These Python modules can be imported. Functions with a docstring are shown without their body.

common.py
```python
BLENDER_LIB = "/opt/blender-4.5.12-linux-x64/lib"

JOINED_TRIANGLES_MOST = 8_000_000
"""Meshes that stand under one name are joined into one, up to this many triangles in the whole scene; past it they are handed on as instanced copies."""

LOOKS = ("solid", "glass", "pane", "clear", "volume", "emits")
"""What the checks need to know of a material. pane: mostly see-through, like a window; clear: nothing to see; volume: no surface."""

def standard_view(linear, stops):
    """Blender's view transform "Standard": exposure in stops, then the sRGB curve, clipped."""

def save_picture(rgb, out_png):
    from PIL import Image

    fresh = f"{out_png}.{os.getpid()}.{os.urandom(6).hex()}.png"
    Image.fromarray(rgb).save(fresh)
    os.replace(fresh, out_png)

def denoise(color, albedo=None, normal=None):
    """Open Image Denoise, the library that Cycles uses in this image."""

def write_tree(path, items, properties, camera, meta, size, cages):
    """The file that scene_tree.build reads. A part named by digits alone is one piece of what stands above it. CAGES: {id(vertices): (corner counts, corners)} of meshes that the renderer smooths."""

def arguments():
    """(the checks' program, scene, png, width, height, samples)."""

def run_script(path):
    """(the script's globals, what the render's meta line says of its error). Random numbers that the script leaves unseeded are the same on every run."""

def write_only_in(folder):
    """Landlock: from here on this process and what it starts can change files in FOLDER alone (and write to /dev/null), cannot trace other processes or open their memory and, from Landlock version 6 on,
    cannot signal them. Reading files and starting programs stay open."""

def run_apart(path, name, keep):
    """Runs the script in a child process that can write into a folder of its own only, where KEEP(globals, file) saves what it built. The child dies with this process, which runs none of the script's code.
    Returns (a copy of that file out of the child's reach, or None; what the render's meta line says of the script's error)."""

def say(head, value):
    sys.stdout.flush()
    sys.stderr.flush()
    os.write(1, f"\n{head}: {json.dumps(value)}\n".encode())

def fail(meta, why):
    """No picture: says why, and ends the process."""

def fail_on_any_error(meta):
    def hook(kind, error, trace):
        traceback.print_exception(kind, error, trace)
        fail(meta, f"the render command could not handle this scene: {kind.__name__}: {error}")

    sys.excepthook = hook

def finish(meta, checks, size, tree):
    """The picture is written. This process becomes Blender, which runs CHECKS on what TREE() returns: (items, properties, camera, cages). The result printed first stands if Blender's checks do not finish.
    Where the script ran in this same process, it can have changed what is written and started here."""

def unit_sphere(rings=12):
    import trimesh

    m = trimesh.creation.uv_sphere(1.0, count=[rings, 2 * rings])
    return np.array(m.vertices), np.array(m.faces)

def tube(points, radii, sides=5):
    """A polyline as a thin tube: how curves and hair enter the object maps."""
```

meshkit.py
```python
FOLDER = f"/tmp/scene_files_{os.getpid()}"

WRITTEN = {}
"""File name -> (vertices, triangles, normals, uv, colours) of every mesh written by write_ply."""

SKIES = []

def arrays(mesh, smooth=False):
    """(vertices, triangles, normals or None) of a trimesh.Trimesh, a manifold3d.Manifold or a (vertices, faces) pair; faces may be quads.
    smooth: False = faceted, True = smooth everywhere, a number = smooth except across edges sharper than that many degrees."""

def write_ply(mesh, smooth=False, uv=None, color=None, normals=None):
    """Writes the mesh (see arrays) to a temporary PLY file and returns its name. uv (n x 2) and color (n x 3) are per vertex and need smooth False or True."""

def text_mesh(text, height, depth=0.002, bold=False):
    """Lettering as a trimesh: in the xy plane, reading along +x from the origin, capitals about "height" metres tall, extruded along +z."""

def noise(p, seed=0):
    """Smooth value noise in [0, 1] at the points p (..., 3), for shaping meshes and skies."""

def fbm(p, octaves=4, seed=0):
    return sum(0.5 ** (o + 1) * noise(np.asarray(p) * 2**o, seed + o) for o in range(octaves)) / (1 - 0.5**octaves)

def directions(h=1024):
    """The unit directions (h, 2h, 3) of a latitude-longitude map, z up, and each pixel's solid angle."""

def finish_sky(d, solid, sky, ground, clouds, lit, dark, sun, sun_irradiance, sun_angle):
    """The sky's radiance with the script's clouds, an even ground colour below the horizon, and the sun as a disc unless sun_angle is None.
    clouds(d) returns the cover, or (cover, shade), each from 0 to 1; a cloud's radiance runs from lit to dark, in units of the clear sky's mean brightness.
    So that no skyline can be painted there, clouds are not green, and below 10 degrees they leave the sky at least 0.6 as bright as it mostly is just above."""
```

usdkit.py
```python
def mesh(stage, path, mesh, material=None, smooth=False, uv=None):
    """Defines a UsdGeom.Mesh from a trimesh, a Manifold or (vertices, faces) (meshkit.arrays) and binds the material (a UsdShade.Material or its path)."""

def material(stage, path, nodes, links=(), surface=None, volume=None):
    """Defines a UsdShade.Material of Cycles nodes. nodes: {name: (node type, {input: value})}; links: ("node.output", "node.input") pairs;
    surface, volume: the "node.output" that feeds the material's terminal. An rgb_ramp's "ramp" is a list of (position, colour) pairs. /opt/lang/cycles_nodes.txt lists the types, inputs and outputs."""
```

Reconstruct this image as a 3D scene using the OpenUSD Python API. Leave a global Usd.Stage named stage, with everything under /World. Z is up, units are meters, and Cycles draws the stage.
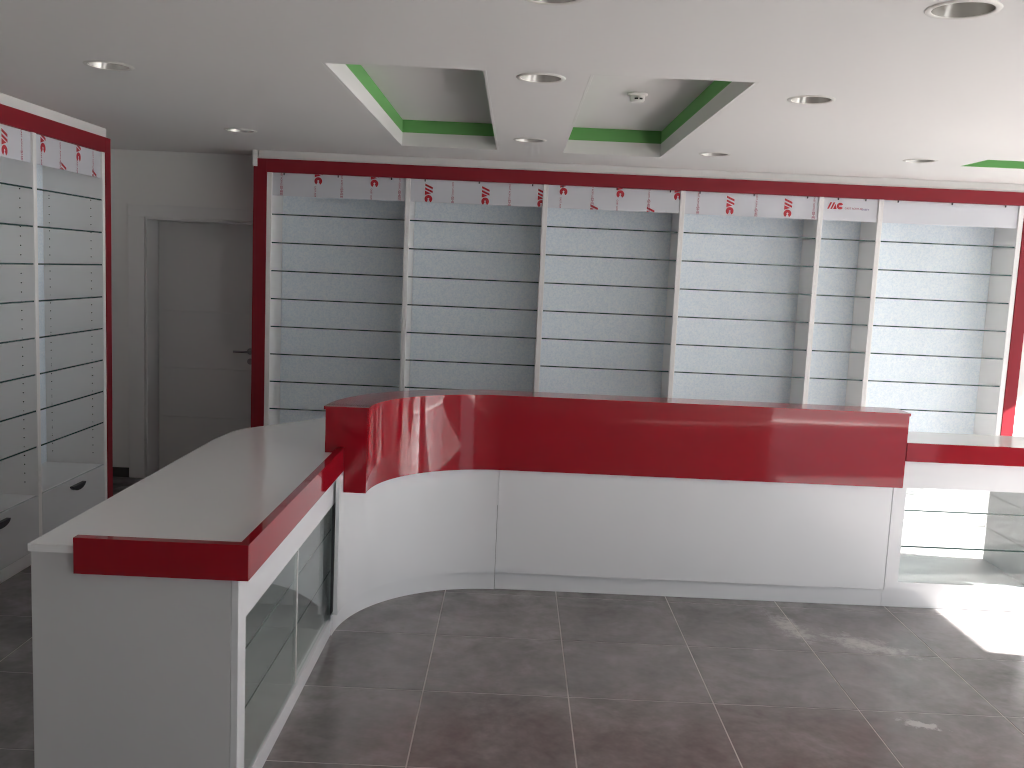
import math, random
import numpy as np, trimesh, usdkit, meshkit
from shapely.geometry import Polygon, box as sbox, Point
from shapely.ops import unary_union
from pxr import Usd, UsdGeom, UsdLux, UsdShade, Gf, Sdf

stage = Usd.Stage.CreateInMemory()
UsdGeom.SetStageUpAxis(stage, 'Z')
UsdGeom.SetStageMetersPerUnit(stage, 1.0)
UsdGeom.Xform.Define(stage, '/World')
stage.SetDefaultPrim(stage.GetPrimAtPath('/World'))
random.seed(7)

# ------------------------------------------------------------------ camera
F_PX, PITCH, YAW, ROLL, CAM_H = 942.6, .1209, -.0002, -.0448, 1.7395
cp, sp, cw, sw, cr, sr = math.cos(PITCH), math.sin(PITCH), math.cos(YAW), math.sin(YAW), math.cos(ROLL), math.sin(ROLL)
fwd = np.array([sw * cp, cw * cp, -sp]); rgt = np.array([cw, -sw, 0.0]); upv = np.cross(rgt, fwd)
rgt, upv = cr * rgt - sr * upv, sr * rgt + cr * upv
cam = UsdGeom.Camera.Define(stage, '/World/camera')
cam.AddTransformOp().Set(Gf.Matrix4d(*rgt, 0, *upv, 0, *(-fwd), 0, 0, 0, CAM_H, 1))
cam.CreateHorizontalApertureAttr(36.0)
cam.CreateFocalLengthAttr(36.0 * F_PX / 1024)
cam.CreateClippingRangeAttr(Gf.Vec2f(0.05, 1000))
cam.CreateExposureAttr(.44)

# ------------------------------------------------------------------ sky and sun
SKY, SUN = 2.5, 13.0
SUN_DIR = np.array([-1.0, .16, -.714]); SUN_DIR /= np.linalg.norm(SUN_DIR)      # the way the sunlight travels
LOOKS = '/World/Looks'
UsdGeom.Scope.Define(stage, LOOKS)
sky_mat = usdkit.material(stage, LOOKS + '/sky', {
    's': ('sky_texture', {'sky_type': 'hosek_wilkie', 'sun_direction': tuple(-SUN_DIR), 'turbidity': 4.0, 'ground_albedo': .4}),
    'm': ('mix_color', {'fac': .65, 'b': (.97, 1.03, 1.12)}),
    'b': ('background_shader', {'strength': SKY})}, [('s.color', 'm.a'), ('m.result', 'b.color')], surface='b.background')
dome = UsdLux.DomeLight.Define(stage, '/World/sky_dome')
dome.CreateIntensityAttr(1.0)
UsdShade.MaterialBindingAPI.Apply(dome.GetPrim()).Bind(sky_mat)
sun = UsdLux.DistantLight.Define(stage, '/World/sun')
sun.CreateIntensityAttr(SUN); sun.CreateNormalizeAttr(True); sun.CreateAngleAttr(.53); sun.CreateColorAttr(Gf.Vec3f(1, .985, .965))
zax = -SUN_DIR; xax = np.cross([0, 0, 1.0], zax); xax /= np.linalg.norm(xax); yax = np.cross(zax, xax)
sun.AddTransformOp().Set(Gf.Matrix4d(*xax, 0, *yax, 0, *zax, 0, 4 * zax[0] + 6, 4 * zax[1] + 3, 4 * zax[2] + 3, 1))

# ------------------------------------------------------------------ materials
def mat(name, nodes, links=(), surface='p.BSDF'):
    return usdkit.material(stage, f'{LOOKS}/{name}', nodes, links, surface=surface)
def plain(name, color, rough=.5, **kw):
    return mat(name, {'p': ('principled_bsdf', {'base_color': color, 'roughness': rough, **kw})})
def paint(name, color, rough=.6, scale=60, amount=.03, bump=.05, **kw):
    """a painted or laminated surface: faint mottling and fine relief"""
    dark = tuple(c * (1 - amount) for c in color)
    return mat(name, {
        'g': ('geometry', {}), 'n': ('noise_texture', {'scale': scale, 'detail': 3.0}),
        'm': ('mix_color', {'a': dark, 'b': color}), 'b': ('bump', {'strength': bump, 'distance': .002}),
        'p': ('principled_bsdf', {'roughness': rough, **kw})},
        [('g.position', 'n.vector'), ('n.fac', 'm.fac'), ('m.result', 'p.base_color'), ('n.fac', 'b.height'), ('b.normal', 'p.normal')])
M = {}
M['wall'] = paint('wall_paint', (.78, .78, .76), .8, 40, .03, .08)
M['door'] = paint('door_paint', (.74, .74, .73), .5, 40, .02, .03)
M['ceiling'] = paint('ceiling_paint', (.745, .735, .72), .75, 30, .02, .05)
M['green'] = paint('green_paint', (.165, .45, .135), .7, 30, .05, .05)
M['white'] = paint('white_laminate', (.755, .76, .775), .16, 200, .015, .0)
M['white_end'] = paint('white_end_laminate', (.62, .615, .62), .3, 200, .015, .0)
M['white_top'] = paint('white_worktop', (.84, .84, .84), .10, 200, .015, .0)
M['melamine'] = paint('white_melamine', (.88, .88, .885), .35, 120, .02, .02)
M['stile'] = paint('white_edge_banding', (.89, .875, .865), .4, 120, .02, .02)
M['red'] = plain('red_gloss_lacquer', (.31, .005, .014), .045, coat_weight=.15, coat_roughness=.02, ior=1.48)
M['red_matt'] = plain('red_surround_laminate', (.25, .012, .022), .45, specular_ior_level=.3)
M['metal'] = plain('brushed_aluminium', (.36, .36, .38), .35, metallic=.9)
M['dark_metal'] = plain('dark_metal', (.10, .10, .115), .3, metallic=.7)
M['strip'] = plain('grey_anodised_strip', (.13, .13, .135), .45, metallic=.2)
M['chrome'] = plain('chrome', (.7, .7, .7), .15, metallic=1.0)
M['trim'] = plain('downlight_trim', (.74, .72, .68), .3)
M['reflector'] = plain('downlight_reflector', (.58, .56, .52), .2, metallic=.45)
M['lamp_glass'] = plain('lamp_glass', (.72, .72, .70), .08)
M['plastic'] = plain('white_plastic', (.80, .78, .76), .4)
M['slot'] = plain('dark_slot', (.02, .02, .02), .7)
M['print_red'] = plain('red_print', (.50, .015, .03), .4)
M['print_pale'] = plain('pale_red_print', (.50, .16, .22), .4)
M['print_violet'] = plain('violet_print', (.30, .25, .42), .4)
M['film'] = mat('protective_film', {
    'g': ('geometry', {}), 'n': ('noise_texture', {'scale': 6.0, 'detail': 4.0, 'distortion': .6}),
    'b': ('bump', {'strength': .25, 'distance': .004}), 't': ('translucent_bsdf', {'color': (.80, .82, .86)}), 'c': ('mix_closure', {'fac': .35}),
    'p': ('principled_bsdf', {'base_color': (.86, .86, .90), 'roughness': .22})},
    [('g.position', 'n.vector'), ('n.fac', 'b.height'), ('b.normal', 'p.normal'), ('p.BSDF', 'c.closure1'), ('t.BSDF', 'c.closure2')], surface='c.closure')
M['back_panel'] = mat('frosted_back_panel', {
    'g': ('geometry', {}), 'n': ('noise_texture', {'scale': 75.0, 'detail': 3.0, 'roughness': .65}),
    'r': ('rgb_ramp', {'ramp': [(.30, (.74, .83, .91)), (.50, (.84, .91, .98)), (.68, (.92, .97, .995))]}),
    'b': ('bump', {'strength': .35, 'distance': .002}),
    'p': ('principled_bsdf', {'roughness': .30, 'specular_ior_level': .8})},
    [('g.position', 'n.vector'), ('n.fac', 'r.fac'), ('r.color', 'p.base_color'), ('n.fac', 'b.height'), ('b.normal', 'p.normal')])
def glass(name, tint, edge, edge_axis):
    """flat glass: clear faces with Fresnel reflection; the cut edges are dark green"""
    links = [('g.backfacing', 'i.fac'), ('i.result', 'f.IOR'), ('f.fac', 'c.fac'), ('t.BSDF', 'c.closure1'), ('y.BSDF', 'c.closure2')]
    nodes = {'i': ('mix_float', {'a': 1.5, 'b': 1 / 1.5}), 'f': ('fresnel', {'IOR': 1.5}), 't': ('transparent_bsdf', {'color': tint}), 'y': ('glossy_bsdf', {'color': (1, 1, 1), 'roughness': .01}), 'c': ('mix_closure', {})}
    nodes |= {'g': ('geometry', {}), 'x': ('separate_xyz', {}), 'a': ('math', {'math_type': 'absolute'}), 'l': ('math', {'math_type': 'less_than', 'value2': .5}),
              'e': ('principled_bsdf', {'base_color': edge, 'roughness': .2}), 'o': ('mix_closure', {})}
    links += [('g.true_normal', 'x.vector'), ('x.' + edge_axis, 'a.value1'), ('a.value', 'l.value1'), ('l.value', 'o.fac'), ('c.closure', 'o.closure1'), ('e.BSDF', 'o.closure2')]
    if edge_axis == 'z':                        # shelves: the polished front edge is the dark one; the others stay clear against white board
        nodes['l'] = ('math', {'math_type': 'greater_than', 'value2': .5}); nodes['d'] = ('vector_math', {'math_type': 'dot_product', 'vector2': (1, -1, 0)})
        links = [q for q in links if q[1] not in ('l.value1',)] + [('g.true_normal', 'd.vector1'), ('d.value', 's.value1'), ('g.backfacing', 's.value2'), ('s.value', 'l.value1')]; nodes['s'] = ('math', {'math_type': 'subtract'})
    return mat(name, nodes, links, surface='o.closure')
M['shelf_glass'] = glass('shelf_glass', (.985, .996, .992), (.05, .09, .085), 'z')
M['door_glass'] = glass('door_glass', (.93, .965, .95), (.55, .62, .60), 'x')
M['front_glass'] = glass('front_glass', (.96, .985, .975), (.10, .2, .17), 'y')
M['window_glass_x'] = glass('window_glass_x', (.93, .95, .95), (.05, .1, .09), 'x')
M['window_glass_y'] = glass('window_glass_y', (.93, .95, .95), (.05, .1, .09), 'y')
M['window_frame'] = plain('grey_window_frame', (.35, .35, .36), .4)
M['grout'] = paint('grout', (.56, .52, .49), .9, 120, .15, .05)
M['skirting'] = paint('stone_skirting', (.075, .07, .065), .5, 30, .2, .05)
M['pavement'] = paint('pavement_concrete', (.15, .15, .15), .9, 5, .2, .2)
# grey-brown concrete-look tiles with plaster dust dropped in front of the counter
def blot(nodes, links, k, cx, cy, rx, ry, ang, scale, lo, hi):
    """a ragged patch of dust: an ellipse on the floor broken up by noise"""
    nodes |= {f'mp{k}': ('mapping', {'mapping_type': 'texture', 'location': (cx, cy, 0), 'rotation': (0, 0, ang), 'scale': (rx, ry, 1)}),
              f'ln{k}': ('vector_math', {'math_type': 'length'}),
              f'fa{k}': ('map_range', {'from_min': .15, 'from_max': 1.0, 'to_min': .30, 'to_max': -.12, 'clamp': True}),
              f'no{k}': ('noise_texture', {'scale': scale, 'detail': 8.0, 'roughness': .72}),
              f'ad{k}': ('math', {'math_type': 'add'}),
              f'th{k}': ('map_range', {'from_min': lo, 'from_max': hi, 'to_min': 0, 'to_max': 1, 'clamp': True})}
    links += [('g.position', f'mp{k}.vector'), (f'mp{k}.vector', f'ln{k}.vector1'), (f'ln{k}.value', f'fa{k}.value'), ('g.position', f'no{k}.vector'),
              (f'no{k}.fac', f'ad{k}.value1'), (f'fa{k}.result', f'ad{k}.value2'), (f'ad{k}.value', f'th{k}.value')]
nodes = {'g': ('geometry', {}), 'n1': ('noise_texture', {'scale': 3.2, 'detail': 7.0, 'roughness': .62, 'distortion': .4}),
         'n2': ('noise_texture', {'scale': 22.0, 'detail': 4.0, 'roughness': .6}), 'oi': ('object_info', {}),
         'r1': ('rgb_ramp', {'ramp': [(.28, (.175, .160, .157)), (.52, (.218, .200, .196)), (.74, (.265, .245, .240))]}),
         'r2': ('rgb_ramp', {'ramp': [(.30, (.82, .82, .82)), (.70, (1.10, 1.10, 1.10))]}),
         'mu': ('mix_color', {'blend_type': 'multiply', 'fac': 1.0, 'use_clamp': False}),
         'rr': ('map_range', {'from_min': 0, 'from_max': 1, 'to_min': .90, 'to_max': 1.08}),
         'cv': ('combine_xyz', {}), 'm2': ('mix_color', {'blend_type': 'multiply', 'fac': 1.0}),
         'mx': ('math', {'math_type': 'maximum'}), 'mx2': ('math', {'math_type': 'maximum'}), 'mm': ('math', {'math_type': 'multiply', 'value2': .8}),
         'du': ('mix_color', {'b': (.55, .53, .51)}), 'b': ('bump', {'strength': .12, 'distance': .002}),
         'ro': ('map_range', {'from_min': .3, 'from_max': .7, 'to_min': .14, 'to_max': .32}),
         'p': ('principled_bsdf', {'specular_ior_level': .6})}
links = [('g.position', 'n1.vector'), ('g.position', 'n2.vector'), ('n1.fac', 'r1.fac'), ('n2.fac', 'r2.fac'), ('r1.color', 'mu.a'), ('r2.color', 'mu.b'),
         ('oi.random', 'rr.value'), ('rr.result', 'cv.x'), ('rr.result', 'cv.y'), ('rr.result', 'cv.z'), ('mu.result', 'm2.a'), ('cv.vector', 'm2.b'),
         ('m2.result', 'du.a'), ('mm.value', 'du.fac'), ('du.result', 'p.base_color'), ('n1.fac', 'ro.value'), ('ro.result', 'p.roughness'), ('n2.fac', 'b.height'), ('b.normal', 'p.normal')]
blot(nodes, links, 0, 1.46, 4.62, .15, .46, .22, 17, .62, .84)
blot(nodes, links, 1, 1.78, 4.42, .46, .19, -.55, 20, .62, .84)
blot(nodes, links, 2, 1.70, 3.60, .15, .06, -.3, 24, .60, .72)
links += [('th0.result', 'mx.value1'), ('th1.result', 'mx.value2'), ('mx.value', 'mx2.value1'), ('th2.result', 'mx2.value2'), ('mx2.value', 'mm.value1')]
M['tile'] = mat('floor_tile', nodes, links)

# ------------------------------------------------------------------ building helpers
taken = {}
def numbered(parent, name):
    k = taken.get((parent, name), 0); taken[(parent, name)] = k + 1
    return f'{parent}/{name}' if k == 0 else f'{parent}/{name}_{k:03d}'
def tag(prim, label=None, cat=None, group=None, kind=None):
    for k, v in (('label', label), ('category', cat), ('group', group), ('kind', kind)):
        if v: prim.SetCustomDataByKey(k, v)
    return prim
def thing(name, label=None, cat=None, at=(0, 0, 0), rot=0, group=None, kind=None, local=False):
    x = UsdGeom.Xform.Define(stage, numbered('/World', name))
    x.AddTranslateOp().Set(Gf.Vec3d(*map(float, at)))
    if rot: x.AddRotateZOp().Set(float(rot))
    p = tag(x.GetPrim(), label, cat, group, kind)
    ORIGIN[str(p.GetPath())] = np.zeros(3) if local else np.array(at, float)
    return p
ORIGIN = {}
def origin_of(path):
    while path:
        if path in ORIGIN: return ORIGIN[path]
        path = path.rpartition('/')[0]
    return np.zeros(3)
def part(parent, name, mesh, m, label=None, smooth=False, kind=None):
    """a mesh given in world axes becomes a child of PARENT, or a thing of its own under /World when parent is None"""
    root = str(parent.GetPath()) if parent else '/World'
    path = numbered(root, name)
    mesh = mesh.copy(); mesh.apply_translation(-origin_of(root))
    p = usdkit.mesh(stage, path, mesh, M[m], smooth=smooth).GetPrim()
    return tag(p, label, kind=kind)
def group_part(parent, name, label=None):
    x = UsdGeom.Xform.Define(stage, numbered(str(parent.GetPath()), name))
    return tag(x.GetPrim(), label)
def bx(x0, x1, y0, y1, z0, z1, c=.0015):
    c = min(c, .3 * min(x1 - x0, y1 - y0, z1 - z0))
    v = []
    for x, sx in ((x0, 1), (x1, -1)):
        for y, sy in ((y0, 1), (y1, -1)):
            for z, sz in ((z0, 1), (z1, -1)):
                v += [(x + sx * c, y + sy * c, z), (x + sx * c, y, z + sz * c), (x, y + sy * c, z + sz * c)]
    return trimesh.convex.convex_hull(np.array(v))
def pane(*a):
    """a glass shelf: one clear surface with its four polished edges"""
    m = bx(*a, .0006); m.update_faces(m.face_normals[:, 2] > -.9); m.remove_unreferenced_vertices(); return m
def plate(poly, z0, z1):
    """a shapely polygon in xy, from z0 to z1"""
    gs = getattr(poly, 'geoms', [poly])
    m = trimesh.util.concatenate([trimesh.creation.extrude_polygon(g, z1 - z0, engine='earcut') for g in gs])
    m.apply_translation((0, 0, z0)); return m
def plate_xz(poly, y0, y1):
    m = plate(poly, 0, y1 - y0)                 # (x, z) polygon
    v = m.vertices.copy(); m.vertices = np.stack([v[:, 0], y1 - v[:, 2], v[:, 1]], 1); return m
def plate_yz(poly, x0, x1):
    m = plate(poly, 0, x1 - x0)                 # (y, z) polygon
    v = m.vertices.copy(); m.vertices = np.stack([x0 + v[:, 2], v[:, 0], v[:, 1]], 1); return m
def lathe(profile, n=40):
    m = trimesh.creation.revolve(np.array(profile, float), sections=n); m.fix_normals(); return m
def tube(points, r, sides=10):
    import common
    v, f = common.tube(np.array(points, float), r, sides); return trimesh.Trimesh(v, f)
def join(*ms): return trimesh.util.concatenate(list(ms))
def moved(m, x=0, y=0, z=0):
    m = m.copy(); m.apply_translation((x, y, z)); return m

# ------------------------------------------------------------------ the room
XL, XR, YF, YB, H, HS = -3.08, 5.65, -1.6, 7.20, 2.50, 2.72
TS, TX, TY = .6, -.3106, 4.3066
floor = thing('floor', kind='structure')
part(floor, 'grout_bed', bx(XL - .1, XR + .1, YF - .1, YB + .35, -.06, -.0012, .001), 'grout')
tile_mesh = bx(-TS / 2 + .0028, TS / 2 - .0028, -TS / 2 + .0028, TS / 2 - .0028, -.010, 0, .0018)
rooms = sbox(XL, YF, XR, YB + .25)
for i in range(-6, 11):
    for j in range(-6, 12):
        x0, y0 = TX + i * TS, TY - j * TS
        cell = sbox(x0 + .0028, y0 + .0028, x0 + TS - .0028, y0 + TS - .0028).intersection(rooms)
        if cell.area > .0005:
            a, b, c, d = cell.bounds
            if c - a > .01 and d - b > .01: part(floor, 'tile', bx(a, c, b, d, -.010, 0, .0008), 'tile')

CO = [(-.780, -.168, 3.775, 6.228), (.262, .888, 3.775, 6.228), (2.735, 4.30, 5.665, 5.987)]
LAMPS = [(-1.722, 4.011, 'downlight nearest the left shelving, to the left of the left coffer'), (-1.709, 5.83, 'downlight in the rear left of the ceiling, above the grey door side'),
         (.060, 3.868, 'downlight between the front ends of the two green coffers'), (.040, 5.686, 'downlight between the rear ends of the two green coffers'),
         (1.197, 4.066, 'downlight right of the right coffer, halfway along it'), (1.183, 5.945, 'downlight right of the rear corner of the right coffer'),
         (2.399, 5.818, 'downlight at the rear right, beside the narrow green coffer'), (1.186, 2.690, 'largest downlight in view, at the top right corner of the photo'),
         (.063, 2.725, 'downlight cut off by the top edge of the photo')]
ceiling = thing('ceiling', kind='structure')
board = sbox(XL - .1, YF - .1, XR + .1, YB + .1)
for a, b, c, d in CO: board = board.difference(sbox(a - .0125, c - .0125, b + .0125, d + .0125))
for x, y, _ in LAMPS: board = board.difference(Point(x, y).buffer(.0845, 24))
part(ceiling, 'plasterboard', plate(board, H, H + .012), 'ceiling')
part(ceiling, 'slab', bx(XL - .1, XR + .1, YF - .1, YB + .1, HS, HS + .15), 'ceiling')  # unseen slab above the board, put in to block daylight
for k, (a, b, c, d) in enumerate(CO):
    co = group_part(ceiling, 'coffer', ['left rectangular ceiling recess with a green band', 'middle rectangular ceiling recess with a green band', 'green-sided ceiling recess at the right'][k])
    t, z1, z2 = .012, H + .085, H + .165
    for nm, m, za, zb in (('lip', 'ceiling', H, z1), ('green_band', 'green', z1, z2)) if k < 2 else (('green_band', 'green', H, z2),):
        part(co, nm, bx(a - t, a, c, d, za, zb, .0005), m); part(co, nm, bx(b, b + t, c, d, za, zb, .0005), m)
        part(co, nm, bx(a - t, b + t, d, d + t, za, zb, .0005), m); part(co, nm, bx(a - t, b + t, c - t, c, za, zb, .0005), m)
    part(co, 'top_panel', bx(a - .03, b + .03, c - .03, d + .03, z2, z2 + .012, .0005), 'ceiling')

# walls
DX0, DX1, DZ = -2.815, -1.93, 2.005      # the door opening in the back wall
part(None, 'wall_left', bx(XL - .15, XL, YF - .15, YB + .15, -.06, HS), 'wall').SetCustomDataByKey('kind', 'structure')
wb = sbox(XL - .15, -.06, XR + .15, HS).difference(sbox(DX0, -.1, DX1, DZ))
part(None, 'wall_back', plate_xz(wb, YB, YB + .22), 'wall').SetCustomDataByKey('kind', 'structure')
part(None, 'wall_pier', bx(3.675, XR + .001, 6.86, YB, 0, H), 'wall').SetCustomDataByKey('kind', 'structure')
WZ0, WZ1 = .02, 2.465
part(None, 'wall_corridor', bx(-3.3, -1.5, YB + .27, YB + .33, -.06, HS), 'wall').SetCustomDataByKey('kind', 'structure')  # added backing behind the door, stops sky light leaking through its gaps
W_R = [(3.81, 4.70), (5.50, 6.80), (1.0, 3.30)]  # unseen; pier added between the rear pair to dim the rightmost bay
W_F = [(3.2, 5.4)]  # unseen front opening, added and sized to light the shelving bays
wr = sbox(YF - .15, -.06, YB + .15, HS)
for a, b in W_R: wr = wr.difference(sbox(a, WZ0, b, WZ1))
part(None, 'wall_right', plate_yz(wr, XR, XR + .18), 'wall').SetCustomDataByKey('kind', 'structure')
wf = sbox(XL - .15, -.06, XR + .15, HS)
for a, b in W_F: wf = wf.difference(sbox(a, WZ0, b, WZ1))
part(None, 'wall_front', plate_xz(wf, YF - .18, YF), 'wall').SetCustomDataByKey('kind', 'structure')
for k, (a, b) in enumerate(W_R):            # unseen openings, panes left out to pass more light: only head and jamb linings
    w = thing(f'door_{k + 2}', kind='structure', at=(XR + .09, (a + b) / 2, WZ0))
    part(w, 'head', bx(XR + .05, XR + .13, a, b, WZ1 - .02, WZ1 - .0005), 'window_frame')
    for y0 in (a + .0005, b - .0505): part(w, 'jamb', bx(XR + .05, XR + .13, y0, y0 + .05, WZ0, WZ1 - .0505), 'window_frame')
    part(w, 'threshold', bx(XR, XR + .18, a, b, WZ0 - .06, WZ0 - .002), 'skirting')
for k, (a, b) in enumerate(W_F):  # lining of the added front opening, there only to let light in
    w = thing(f'door_{k + 2 + len(W_R)}', kind='structure', at=((a + b) / 2, YF - .09, WZ0))
    part(w, 'head', bx(a, b, YF - .13, YF - .05, WZ1 - .05, WZ1 - .0005), 'window_frame')
    for x0 in (a + .0005, b - .0505): part(w, 'jamb', bx(x0, x0 + .05, YF - .13, YF - .05, WZ0, WZ1 - .0505), 'window_frame')
    part(w, 'threshold', bx(a, b, YF - .18, YF, WZ0 - .06, WZ0 - .002), 'skirting')
pv = part(None, 'pavement', bx(-30, 40, -30, 40, -.30, -.12, .01), 'pavement'); pv.SetCustomDataByKey('kind', 'structure')

# the grey door in the back wall, its casing, and the dark skirting left of it
door = thing('door_1', kind='structure', at=((DX0 + DX1) / 2, YB, 0))
YD = YB + .205
zs = [.006, .43, .455, .83, .855, 1.255, 1.28, 1.99]
part(door, 'leaf', bx(DX0 + .014, DX1 - .014, YD + .006, YD + .045, .006, DZ - .014), 'door')
for za, zb in ((.006, .459), (.463, .852), (.856, 1.30), (1.304, DZ - .016)):
    part(door, 'leaf_panel', bx(DX0 + .016, DX1 - .016, YD, YD + .008, za, zb, .0015), 'door')
part(door, 'casing', bx(DX0 - .135, DX0 - .012, YB - .014, YB, 0, DZ + .005), 'door'); part(door, 'casing', bx(DX1 + .012, DX1 + .03, YB - .014, YB, 0, DZ + .005), 'door')
part(door, 'casing', bx(DX0 - .135, DX1 + .03, YB - .014, YB, DZ + .005, DZ + .095), 'door')
part(door, 'frame', bx(DX0 + .0005, DX0 + .0125, YB - .02, YB + .215, 0, DZ - .0125), 'door'); part(door, 'frame', bx(DX1 - .0125, DX1 - .0005, YB - .02, YB + .215, 0, DZ - .0125), 'door')
part(door, 'frame', bx(DX0 + .0005, DX1 - .0005, YB - .02, YB + .215, DZ - .0125, DZ - .0005), 'door')
hx = -2.075
hd = group_part(door, 'door_handle', 'silver lever handle')
part(hd, 'lever', join(tube([(hx, YD, 1.005), (hx, YD - .055, 1.005)], .009), tube([(hx + .008, YD - .055, 1.005), (hx - .12, YD - .055, 1.003)], .009)), 'metal', smooth=40)
part(hd, 'rosette', moved(trimesh.creation.cylinder(radius=.026, height=.008, transform=trimesh.transformations.rotation_matrix(math.pi / 2, [1, 0, 0])), hx, YD - .004, 1.005), 'metal', smooth=40)
part(hd, 'keyhole_plate', moved(trimesh.creation.cylinder(radius=.024, height=.006, transform=trimesh.transformations.rotation_matrix(math.pi / 2, [1, 0, 0])), hx, YD - .003, .925), 'metal', smooth=40)
part(None, 'baseboard_back', bx(XL, DX0 - .137, YB - .012, YB, 0, .075), 'skirting').SetCustomDataByKey('kind', 'structure')

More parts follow.
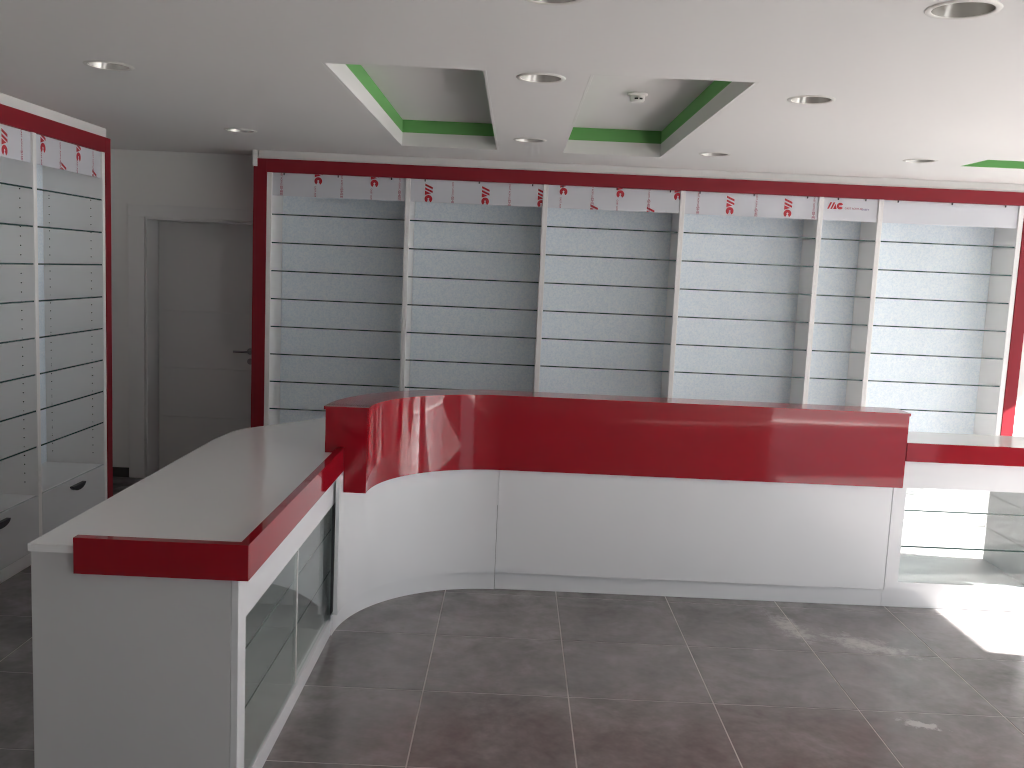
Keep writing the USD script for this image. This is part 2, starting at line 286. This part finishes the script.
# ------------------------------------------------------------------ printed protective film on the shelf headers
def logo2d():
    H_ = 1.0
    s1 = Polygon([(0, 0), (.27, 0), (.70, H_), (.43, H_)])
    s2 = Polygon([(.48, 0), (.75, 0), (1.18, H_), (.91, H_)])
    a = Polygon([(.90, 0), (1.46, 0), (1.22, .80)])
    c = Point(1.94, .47).buffer(.50, 20).difference(Polygon([(1.94, .47), (2.6, .10), (2.6, .84)])).difference(Point(1.93, .47).buffer(.12))
    return [s1, s2, a, c]
def place2d(polys, a0, z0, size, vertical):
    """logo or lettering set on a header: vertical ones read downwards with their tops to the right"""
    m = join(*[plate(p, 0, .0006) for p in polys]) if isinstance(polys, list) else polys.copy()
    v = m.vertices.copy() * [size, size, 1]
    if vertical: m.vertices = np.stack([a0 + v[:, 1], -.0006 + 0 * v[:, 2] + (.0006 - v[:, 2]), z0 - v[:, 0]], 1)
    else: m.vertices = np.stack([a0 + v[:, 0], -v[:, 2], z0 + v[:, 1]], 1)
    m.fix_normals(); return m
TXT = {t: meshkit.text_mesh(t, 1.0, .0006, bold=True) for t in ('CAST ACRYLIC', 'SHEET')}
def clip(m, a0, a1, z0, z1):
    for o, n in (((a0, 0, 0), (1, 0, 0)), ((a1, 0, 0), (-1, 0, 0)), ((0, 0, z0), (0, 0, 1)), ((0, 0, z1), (0, 0, -1))):
        if len(m.faces): m = trimesh.intersections.slice_mesh_plane(m, n, o)
    return m

ZT, ZI, ZS, DZS, ZH, ZDK = 2.4414, 2.3481, 2.0548, .2006, 2.188, .378
def bay(label, a0, a1, lw, rw, prints, side, holes=False):
    """one open shelving bay; a runs along its front, d into it"""
    mid = (a0 + a1) / 2
    back = side == 'back'
    t = thing('shelving_bay', label, 'shelving', (mid, YS, 0) if back else (XS, mid, 0), 0 if back else 90, 'white glass-shelved bays of the ' + side + ' wall', local=True)
    D = .335 if back else .385
    L = lambda n, m, k, **kw: part(t, n, moved(m, -mid), k, **kw)
    L('side_panel', bx(a0, a0 + lw - .0004, 0, D, .0, ZI), 'stile'); L('side_panel', bx(a1 - rw + .0004, a1, 0, D, .0, ZI), 'stile')
    i0, i1 = a0 + lw, a1 - rw
    L('back_panel', bx(i0, i1, D - .012, D - .002, ZDK - .02, ZI - .002), 'back_panel')
    h = L('header_panel', bx(i0 + .001, i1 - .001, .012, .018, ZH, ZI - .0005, .0008), 'film', label='white header panel in its printed protective film')
    L('header_top', bx(i0 + .001, i1 - .001, .018, D - .013, ZI - .012, ZI - .001), 'melamine')
    for kind, a, z in prints:
        if kind == 'logo': items = [('logo', logo2d(), .055, True, a - .022, z + .003, 'print_red')]
        elif kind == 'text': items = [('lettering', TXT['CAST ACRYLIC'], .0112, True, a - .010, z + .004, 'print_pale'), ('lettering', TXT['SHEET'], .019, True, a - .013, z - .102, 'print_pale')]
        else: items = [('logo', logo2d(), .047, False, a, z, 'print_red'), ('lettering', TXT['CAST ACRYLIC'], .0125, False, a + .125, z + .002, 'print_pale'), ('lettering', TXT['SHEET'], .0125, False, a + .245, z - .002, 'print_violet')]
        for nm, g, s, vert, aa, zz, mm in items:
            m = clip(moved(place2d(g, aa, zz, s, vert), 0, .0118, 0), i0 + .002, i1 - .002, ZH + .001, ZI - .001)
            if len(m.faces): part(h, nm, moved(m, -mid), mm)
    for k in range(8):
        z = ZS - k * DZS
        L('glass_shelf', pane(i0 + .002, i1 - .002, .006, D - .016, z - .0045, z + .0045), 'shelf_glass')
    L('deck', bx(i0 + .0005, i1 - .0005, .02, D - .013, ZDK - .02, ZDK), 'melamine')
    if back:
        for o in ((.12, .505, .885) if a1 - a0 > .6 else (.12, .315)): L('clip', bx(a0 + o - .004, a0 + o + .004, .004, .0119, ZI - .016, ZI - .0005, .001), 'dark_metal')
    dr = L('drawer', bx(i0 + .002, i1 - .002, .0, .018, .078, ZDK - .002), 'white')
    hw = min(.165, .4 * (i1 - i0)); u = np.linspace(0, math.pi, 17)
    crescent = Polygon([(hw / 2 * math.cos(q), -.034 * math.sin(q)) for q in u])
    hm = plate_xz(crescent, -.022, 0)
    part(dr, 'handle', moved(moved(hm, mid, 0, ZDK - .038), -mid), 'dark_metal', label='dark half-moon handle', smooth=30)
    L('plinth', bx(i0 + .001, i1 - .001, .012, .03, 0, .075), 'melamine')
    if holes:
        ds = [trimesh.creation.cylinder(radius=.0035, height=.0016, sections=8, transform=trimesh.transformations.rotation_matrix(math.pi / 2, [0, 1, 0])) for _ in range(1)]
        L('pin_hole', join(*[moved(ds[0], i1 - .0004, d, .45 + .05 * q) for q in range(33) for d in (.075, .335)]), 'slot', kind='stuff')
    return t

YS, XS = 6.818, -2.60
FT = 2.335  # film text start height
bay('leftmost shelving bay of the back wall, next to the grey door', -1.807, -.803, .035, .018,
    [('text', -1.702, 2.36), ('logo', -1.448, 2.405), ('text', -1.46, 2.262), ('text', -1.272, 2.36), ('logo', -1.048, 2.405), ('text', -1.06, 2.262), ('text', -.860, 2.36)], 'back')
bay('second shelving bay from the left on the back wall, behind the bend of the bar', -.803, .178, .018, .018,
    [('logo', -.660, 2.315), ('text', -.480, 2.335), ('logo', -.255, 2.315), ('text', -.075, 2.335), ('logo', .145, 2.315)], 'back')
bay('third shelving bay from the left on the back wall, in the middle', .178, 1.154, .018, .018,
    [('logo', .300, 2.408), ('text', .290, 2.262), ('text', .515, 2.375), ('logo', .522, 2.222), ('logo', .705, 2.408), ('text', .695, 2.262), ('text', .918, 2.375), ('logo', .925, 2.222), ('logo', 1.115, 2.408)], 'back')
bay('fourth shelving bay from the left on the back wall, left of the narrow bay', 1.154, 2.139, .018, .018,
    [('text', 1.270, 2.345), ('logo', 1.490, 2.325), ('text', 1.685, 2.345), ('logo', 1.902, 2.325), ('text', 2.095, 2.345)], 'back')
bay('narrow shelving bay of the back wall with one level printed logo', 2.139, 2.5645, .018, .018, [('level', 2.185, 2.268)], 'back')
bay('rightmost shelving bay of the back wall, with a blank white header', 2.5645, 3.582, .018, .036, [], 'back')

sb = thing('shelving_surround', 'red laminate frame around the shelving of the back wall', 'frame', ((-1.902 + 3.671) / 2, 7.0, 0))
part(sb, 'stile', bx(-1.902, -1.8075, YS - .006, YB - .002, 0, ZT), 'red_matt'); part(sb, 'stile', bx(3.5825, 3.671, YS - .006, YB - .002, 0, ZT), 'red_matt')
part(sb, 'head', bx(-1.8075, 3.5825, YS - .006, YB - .002, ZI + .0005, ZT), 'red_matt')
part(sb, 'white_fascia', bx(-1.872, 3.671, YS + .012, YS + .03, ZT, H - .0005), 'ceiling', label='white strip above the red frame')
part(sb, 'end_cap', bx(-1.908, -1.874, YS - .016, YS - .0065, 2.385, H - .002), 'plastic', label='small white end cap')

A_PR = [('logo', 5.235, 2.385), ('text', 5.225, 2.262), ('text', 5.44, 2.335), ('logo', 5.47, 2.225), ('logo', 5.655, 2.385), ('text', 5.645, 2.262), ('text', 5.855, 2.335), ('logo', 5.86, 2.225)]
bay('far shelving bay on the left wall, beside the passage to the grey door', 5.127, 5.99, .018, .036, A_PR, 'left', True)
bay('near shelving bay on the left wall, cut off by the left edge of the photo', 4.262, 5.127, .018, .018, [('logo', 4.43, 2.33), ('text', 4.63, 2.345), ('logo', 4.845, 2.325), ('text', 5.02, 2.345)], 'left', True)
sl = thing('shelving_surround', 'red laminate frame around the shelving of the left wall', 'frame', (-2.8, 5.15, 0))
part(sl, 'stile', bx(XL + .002, XS + .006, 5.9905, 6.061, 0, ZT), 'red_matt'); part(sl, 'stile', bx(XL + .002, XS + .006, 4.19, 4.2615, 0, ZT), 'red_matt')
part(sl, 'head', bx(XL + .002, XS + .006, 4.2615, 5.9905, ZI + .0005, ZT), 'red_matt')
part(sl, 'white_fascia', bx(XS - .03, XS - .012, 4.19, 6.04, ZT, H - .0005), 'ceiling', label='white strip above the red frame')

# ------------------------------------------------------------------ the counters
def arc(cx, cy, r, a0, a1, n=40):
    return [(cx + r * math.cos(q), cy + r * math.sin(q)) for q in np.radians(np.linspace(a0, a1, n))]
CX, CY, ZW, ZR = -.05, 4.24, .858, .888
# left display counter
lc = thing('display_counter', 'long white display counter in the left foreground with glass sliding doors', 'counter', (-1.115, 3.55, 0))
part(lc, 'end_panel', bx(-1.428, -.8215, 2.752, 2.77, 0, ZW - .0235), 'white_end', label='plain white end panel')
fr = sbox(2.752, 0, 4.45, ZW - .0235).difference(sbox(2.835, .072, 4.41, .625))
part(lc, 'front_frame', plate_yz(fr, -.82, -.80), 'white')
part(lc, 'rear_panel', bx(-1.425, -1.41, 2.77, 4.70, 0, ZW - .0235), 'white')
part(lc, 'side_panel', bx(-1.41, -.82, 4.43, 4.448, 0, ZW - .0235), 'white')
part(lc, 'deck', bx(-1.41, -.8205, 2.77, 4.43, .05, .068), 'melamine')
part(lc, 'metal_strip', bx(-.815, -.803, 4.30, 4.41, .073, .624), 'strip', label='grey aluminium door strip')
for k, (a, b, x) in enumerate(((2.836, 3.572, -.806), (3.548, 4.30, -.814))):
    d = part(lc, 'sliding_door', bx(x - .004, x, a, b, .073, .624, .0006), 'door_glass', label='clear glass sliding door')
    if k == 0: part(d, 'door_edge', bx(x - .0045, x + .001, 3.5665, 3.5735, .074, .623, .0005), 'plastic')
for z in (.262, .467): part(lc, 'glass_shelf', pane(-1.40, -.835, 2.775, 4.42, z - .0045, z + .0045), 'shelf_glass')
rail_l = Polygon([(-1.288, 2.728), (-.764, 2.728), (-.764, 4.3005), (-.794, 4.3005), (-.794, 2.760), (-1.288, 2.760)])
part(lc, 'red_rail', plate(rail_l, .777, .888), 'red', label='glossy red edge rail')
# the white worktop that runs from the left counter round behind the red bar
wt = [(-1.432, 2.744), (-1.289, 2.744), (-1.289, 2.7605), (-.7945, 2.7605), (-.7945, 4.24)] + arc(CX, CY, .7445, 180, 90, 30) + [(2.062, CY + .7445), (2.062, 5.55), (-.62, 5.55), (-.85, 5.46), (-1.05, 5.29), (-1.336, 4.885), (-1.385, 4.81), (-1.412, 4.72), (-1.432, 4.5)]
inner = plate(Polygon(wt).buffer(0), ZW - .023, ZW)
w = part(None, 'worktop', inner, 'white_top'); tag(w, 'glossy white worktop over the left counter, curving behind the red bar', 'worktop')
# curved and straight base
cb = thing('counter_base', 'curved white counter front under the bend of the red bar', 'counter', (-.35, 4.8, 0))
def ring(cx, cy, r0, r1): return Polygon(arc(cx, cy, r0, 180, 90) + arc(cx, cy, r1, 90, 180))
part(cb, 'curved_panel', plate(ring(CX, CY, .7205, .7385), .10, ZW - .0235), 'white', smooth=20)
part(cb, 'plinth', plate(ring(CX, CY, .7435, .7495), 0, .0995), 'white', smooth=20)
st = thing('counter_base', 'long straight white counter front under the red bar', 'counter', (1.0, 5.2, 0))
part(st, 'front_panel', bx(CX + .002, 2.067, 4.965, 4.983, .10, ZW - .0235), 'white')
part(st, 'plinth', bx(CX + .002, 2.0695, 4.99, 5.005, 0, .0995), 'white')
part(st, 'rear_panel', bx(CX + .002, 2.06, 5.50, 5.518, 0, ZW - .0235), 'white')
# right display counter
rc = thing('display_counter', 'white display counter at the right with glass front and sunlit shelves', 'counter', (3.2, 5.25, 0))
XE = 4.35
fr = sbox(2.07, .10, XE, ZR - .0235).difference(sbox(2.14, .147, 2.862, .672)).difference(sbox(2.935, .147, 4.28, .672))
part(rc, 'front_frame', plate_xz(fr, 4.965, 4.983), 'white')
part(rc, 'plinth', bx(2.07, XE, 4.99, 5.005, 0, .0995), 'white')
for x in (2.075, 2.88, XE - .018): part(rc, 'side_panel', bx(x, x + .018, 5.0055, 5.53, .0, ZR - .0235), 'white')
part(rc, 'deck', bx(2.0935, XE - .0185, 4.9835, 5.53, .118, .136), 'melamine')
for a, b in ((2.135, 2.867), (2.93, 4.285)): part(rc, 'front_glass', bx(a, b, 4.9835, 4.988, .142, .677, .0006), 'front_glass', label='clear glass front')
for a, b in ((2.0945, 2.879), (2.8985, XE - .019)):
    for z in (.333, .535): part(rc, 'glass_shelf', pane(a, b, 5.02, 5.52, z - .0045, z + .0045), 'shelf_glass')
part(rc, 'red_rail', bx(2.1125, XE, 4.945, 4.964, .818, .918), 'red', label='glossy red edge rail')
part(rc, 'top', bx(2.07, XE, 4.9645, 5.55, ZR - .023, ZR), 'white_top', label='glossy white top')
# the raised red bar
RX, RY = -.03, 4.32
rb = thing('bar_top', 'tall glossy red bar that bends along the top of the white counter', 'counter', (.7, 4.95, .67))
def bend(r0, r1, x1=2.112):
    return Polygon(arc(RX, RY, r0, 180, 90, 60) + [(x1, RY + r0), (x1, RY + r1)] + arc(RX, RY, r1, 90, 180, 60))
part(rb, 'front_fascia', plate(bend(.630, .637), .672, 1.0605), 'red', smooth=20)
part(rb, 'rear_fascia', plate(bend(.80, .82), ZW + .0005, 1.0605), 'red', smooth=20)
lsh = Polygon([(-.855, ZW + .0005), (-.765, ZW + .0005), (-.765, .672), (-.660, .672), (-.660, 1.0605), (-.855, 1.0605)])
part(rb, 'end_panel', plate_xz(lsh, RY - .018, RY), 'red', label='stepped red end panel')
part(rb, 'end_panel', bx(2.0935, 2.112, 4.97, RY + .80, ZW + .032, 1.0605), 'red')
top = bend(.626, .830, 2.060).union(sbox(2.0, RY + .626, 2.116, RY + .626 + .10)).union(sbox(2.0, RY + .68, 2.066, RY + .83)).union(Point(2.066, RY + .78).buffer(.05, 12)).union(sbox(2.0, RY + .63, 2.116, RY + .78))
top = top.union(sbox(-.862, RY - .022, -.654, RY + .001)).buffer(.0005)
part(rb, 'top_slab', plate(top, 1.061, 1.076), 'red', label='thin red top slab')

# ------------------------------------------------------------------ downlights and smoke detector
first = None
for x, y, lab in LAMPS:
    if first is None:
        t = first = thing('downlight', 'recessed round ' + lab, 'ceiling light', (x, y, H), group='recessed round downlights')
        q = lambda prof: moved(lathe(prof), x, y, H)
        part(t, 'trim_ring', q([(.080, .0), (.081, -.003), (.086, -.005), (.096, -.0035), (.099, -.0004), (.080, .0)]), 'trim', smooth=40)
        part(t, 'reflector', q([(.080, -.001), (.074, .03), (.060, .065), (.044, .085), (.046, .089), (.063, .067), (.077, .031), (.083, .0)]), 'reflector', smooth=40)
        part(t, 'lamp', q([(.0, .068), (.030, .070), (.042, .078), (.044, .0855), (.0, .0855)]), 'lamp_glass', smooth=40)
        part(t, 'housing', q([(.0, .09), (.05, .09), (.052, .125), (.0, .125)]), 'metal', smooth=40)
    else:
        p = thing('downlight', 'recessed round ' + lab, 'ceiling light', (x, y, H), group='recessed round downlights')
        p.GetReferences().AddInternalReference(first.GetPath()); p.SetInstanceable(True)
        UsdGeom.Xformable(p).SetXformOpOrder([UsdGeom.Xformable(p).GetOrderedXformOps()[0]])
sd = thing('smoke_detector', 'small white smoke detector inside the middle green coffer', 'smoke detector', (.578, 5.0, H + .165))
q = lambda prof: moved(lathe(prof), .578, 5.0, H + .165)
part(sd, 'base', q([(0, 0), (.052, 0), (.052, -.008), (.048, -.012), (0, -.012)]), 'plastic', smooth=40)
part(sd, 'body', q([(0, -.012), (.040, -.012), (.038, -.034), (.030, -.044), (0, -.046)]), 'plastic', smooth=40)
for s in (-.45, .15): part(sd, 'slot', moved(tube([(.0395 * math.sin(a), -.0395 * math.cos(a), -.03) for a in np.linspace(s, s + .42, 6)], .0045, 6), .578, 5.0, H + .165), 'slot')
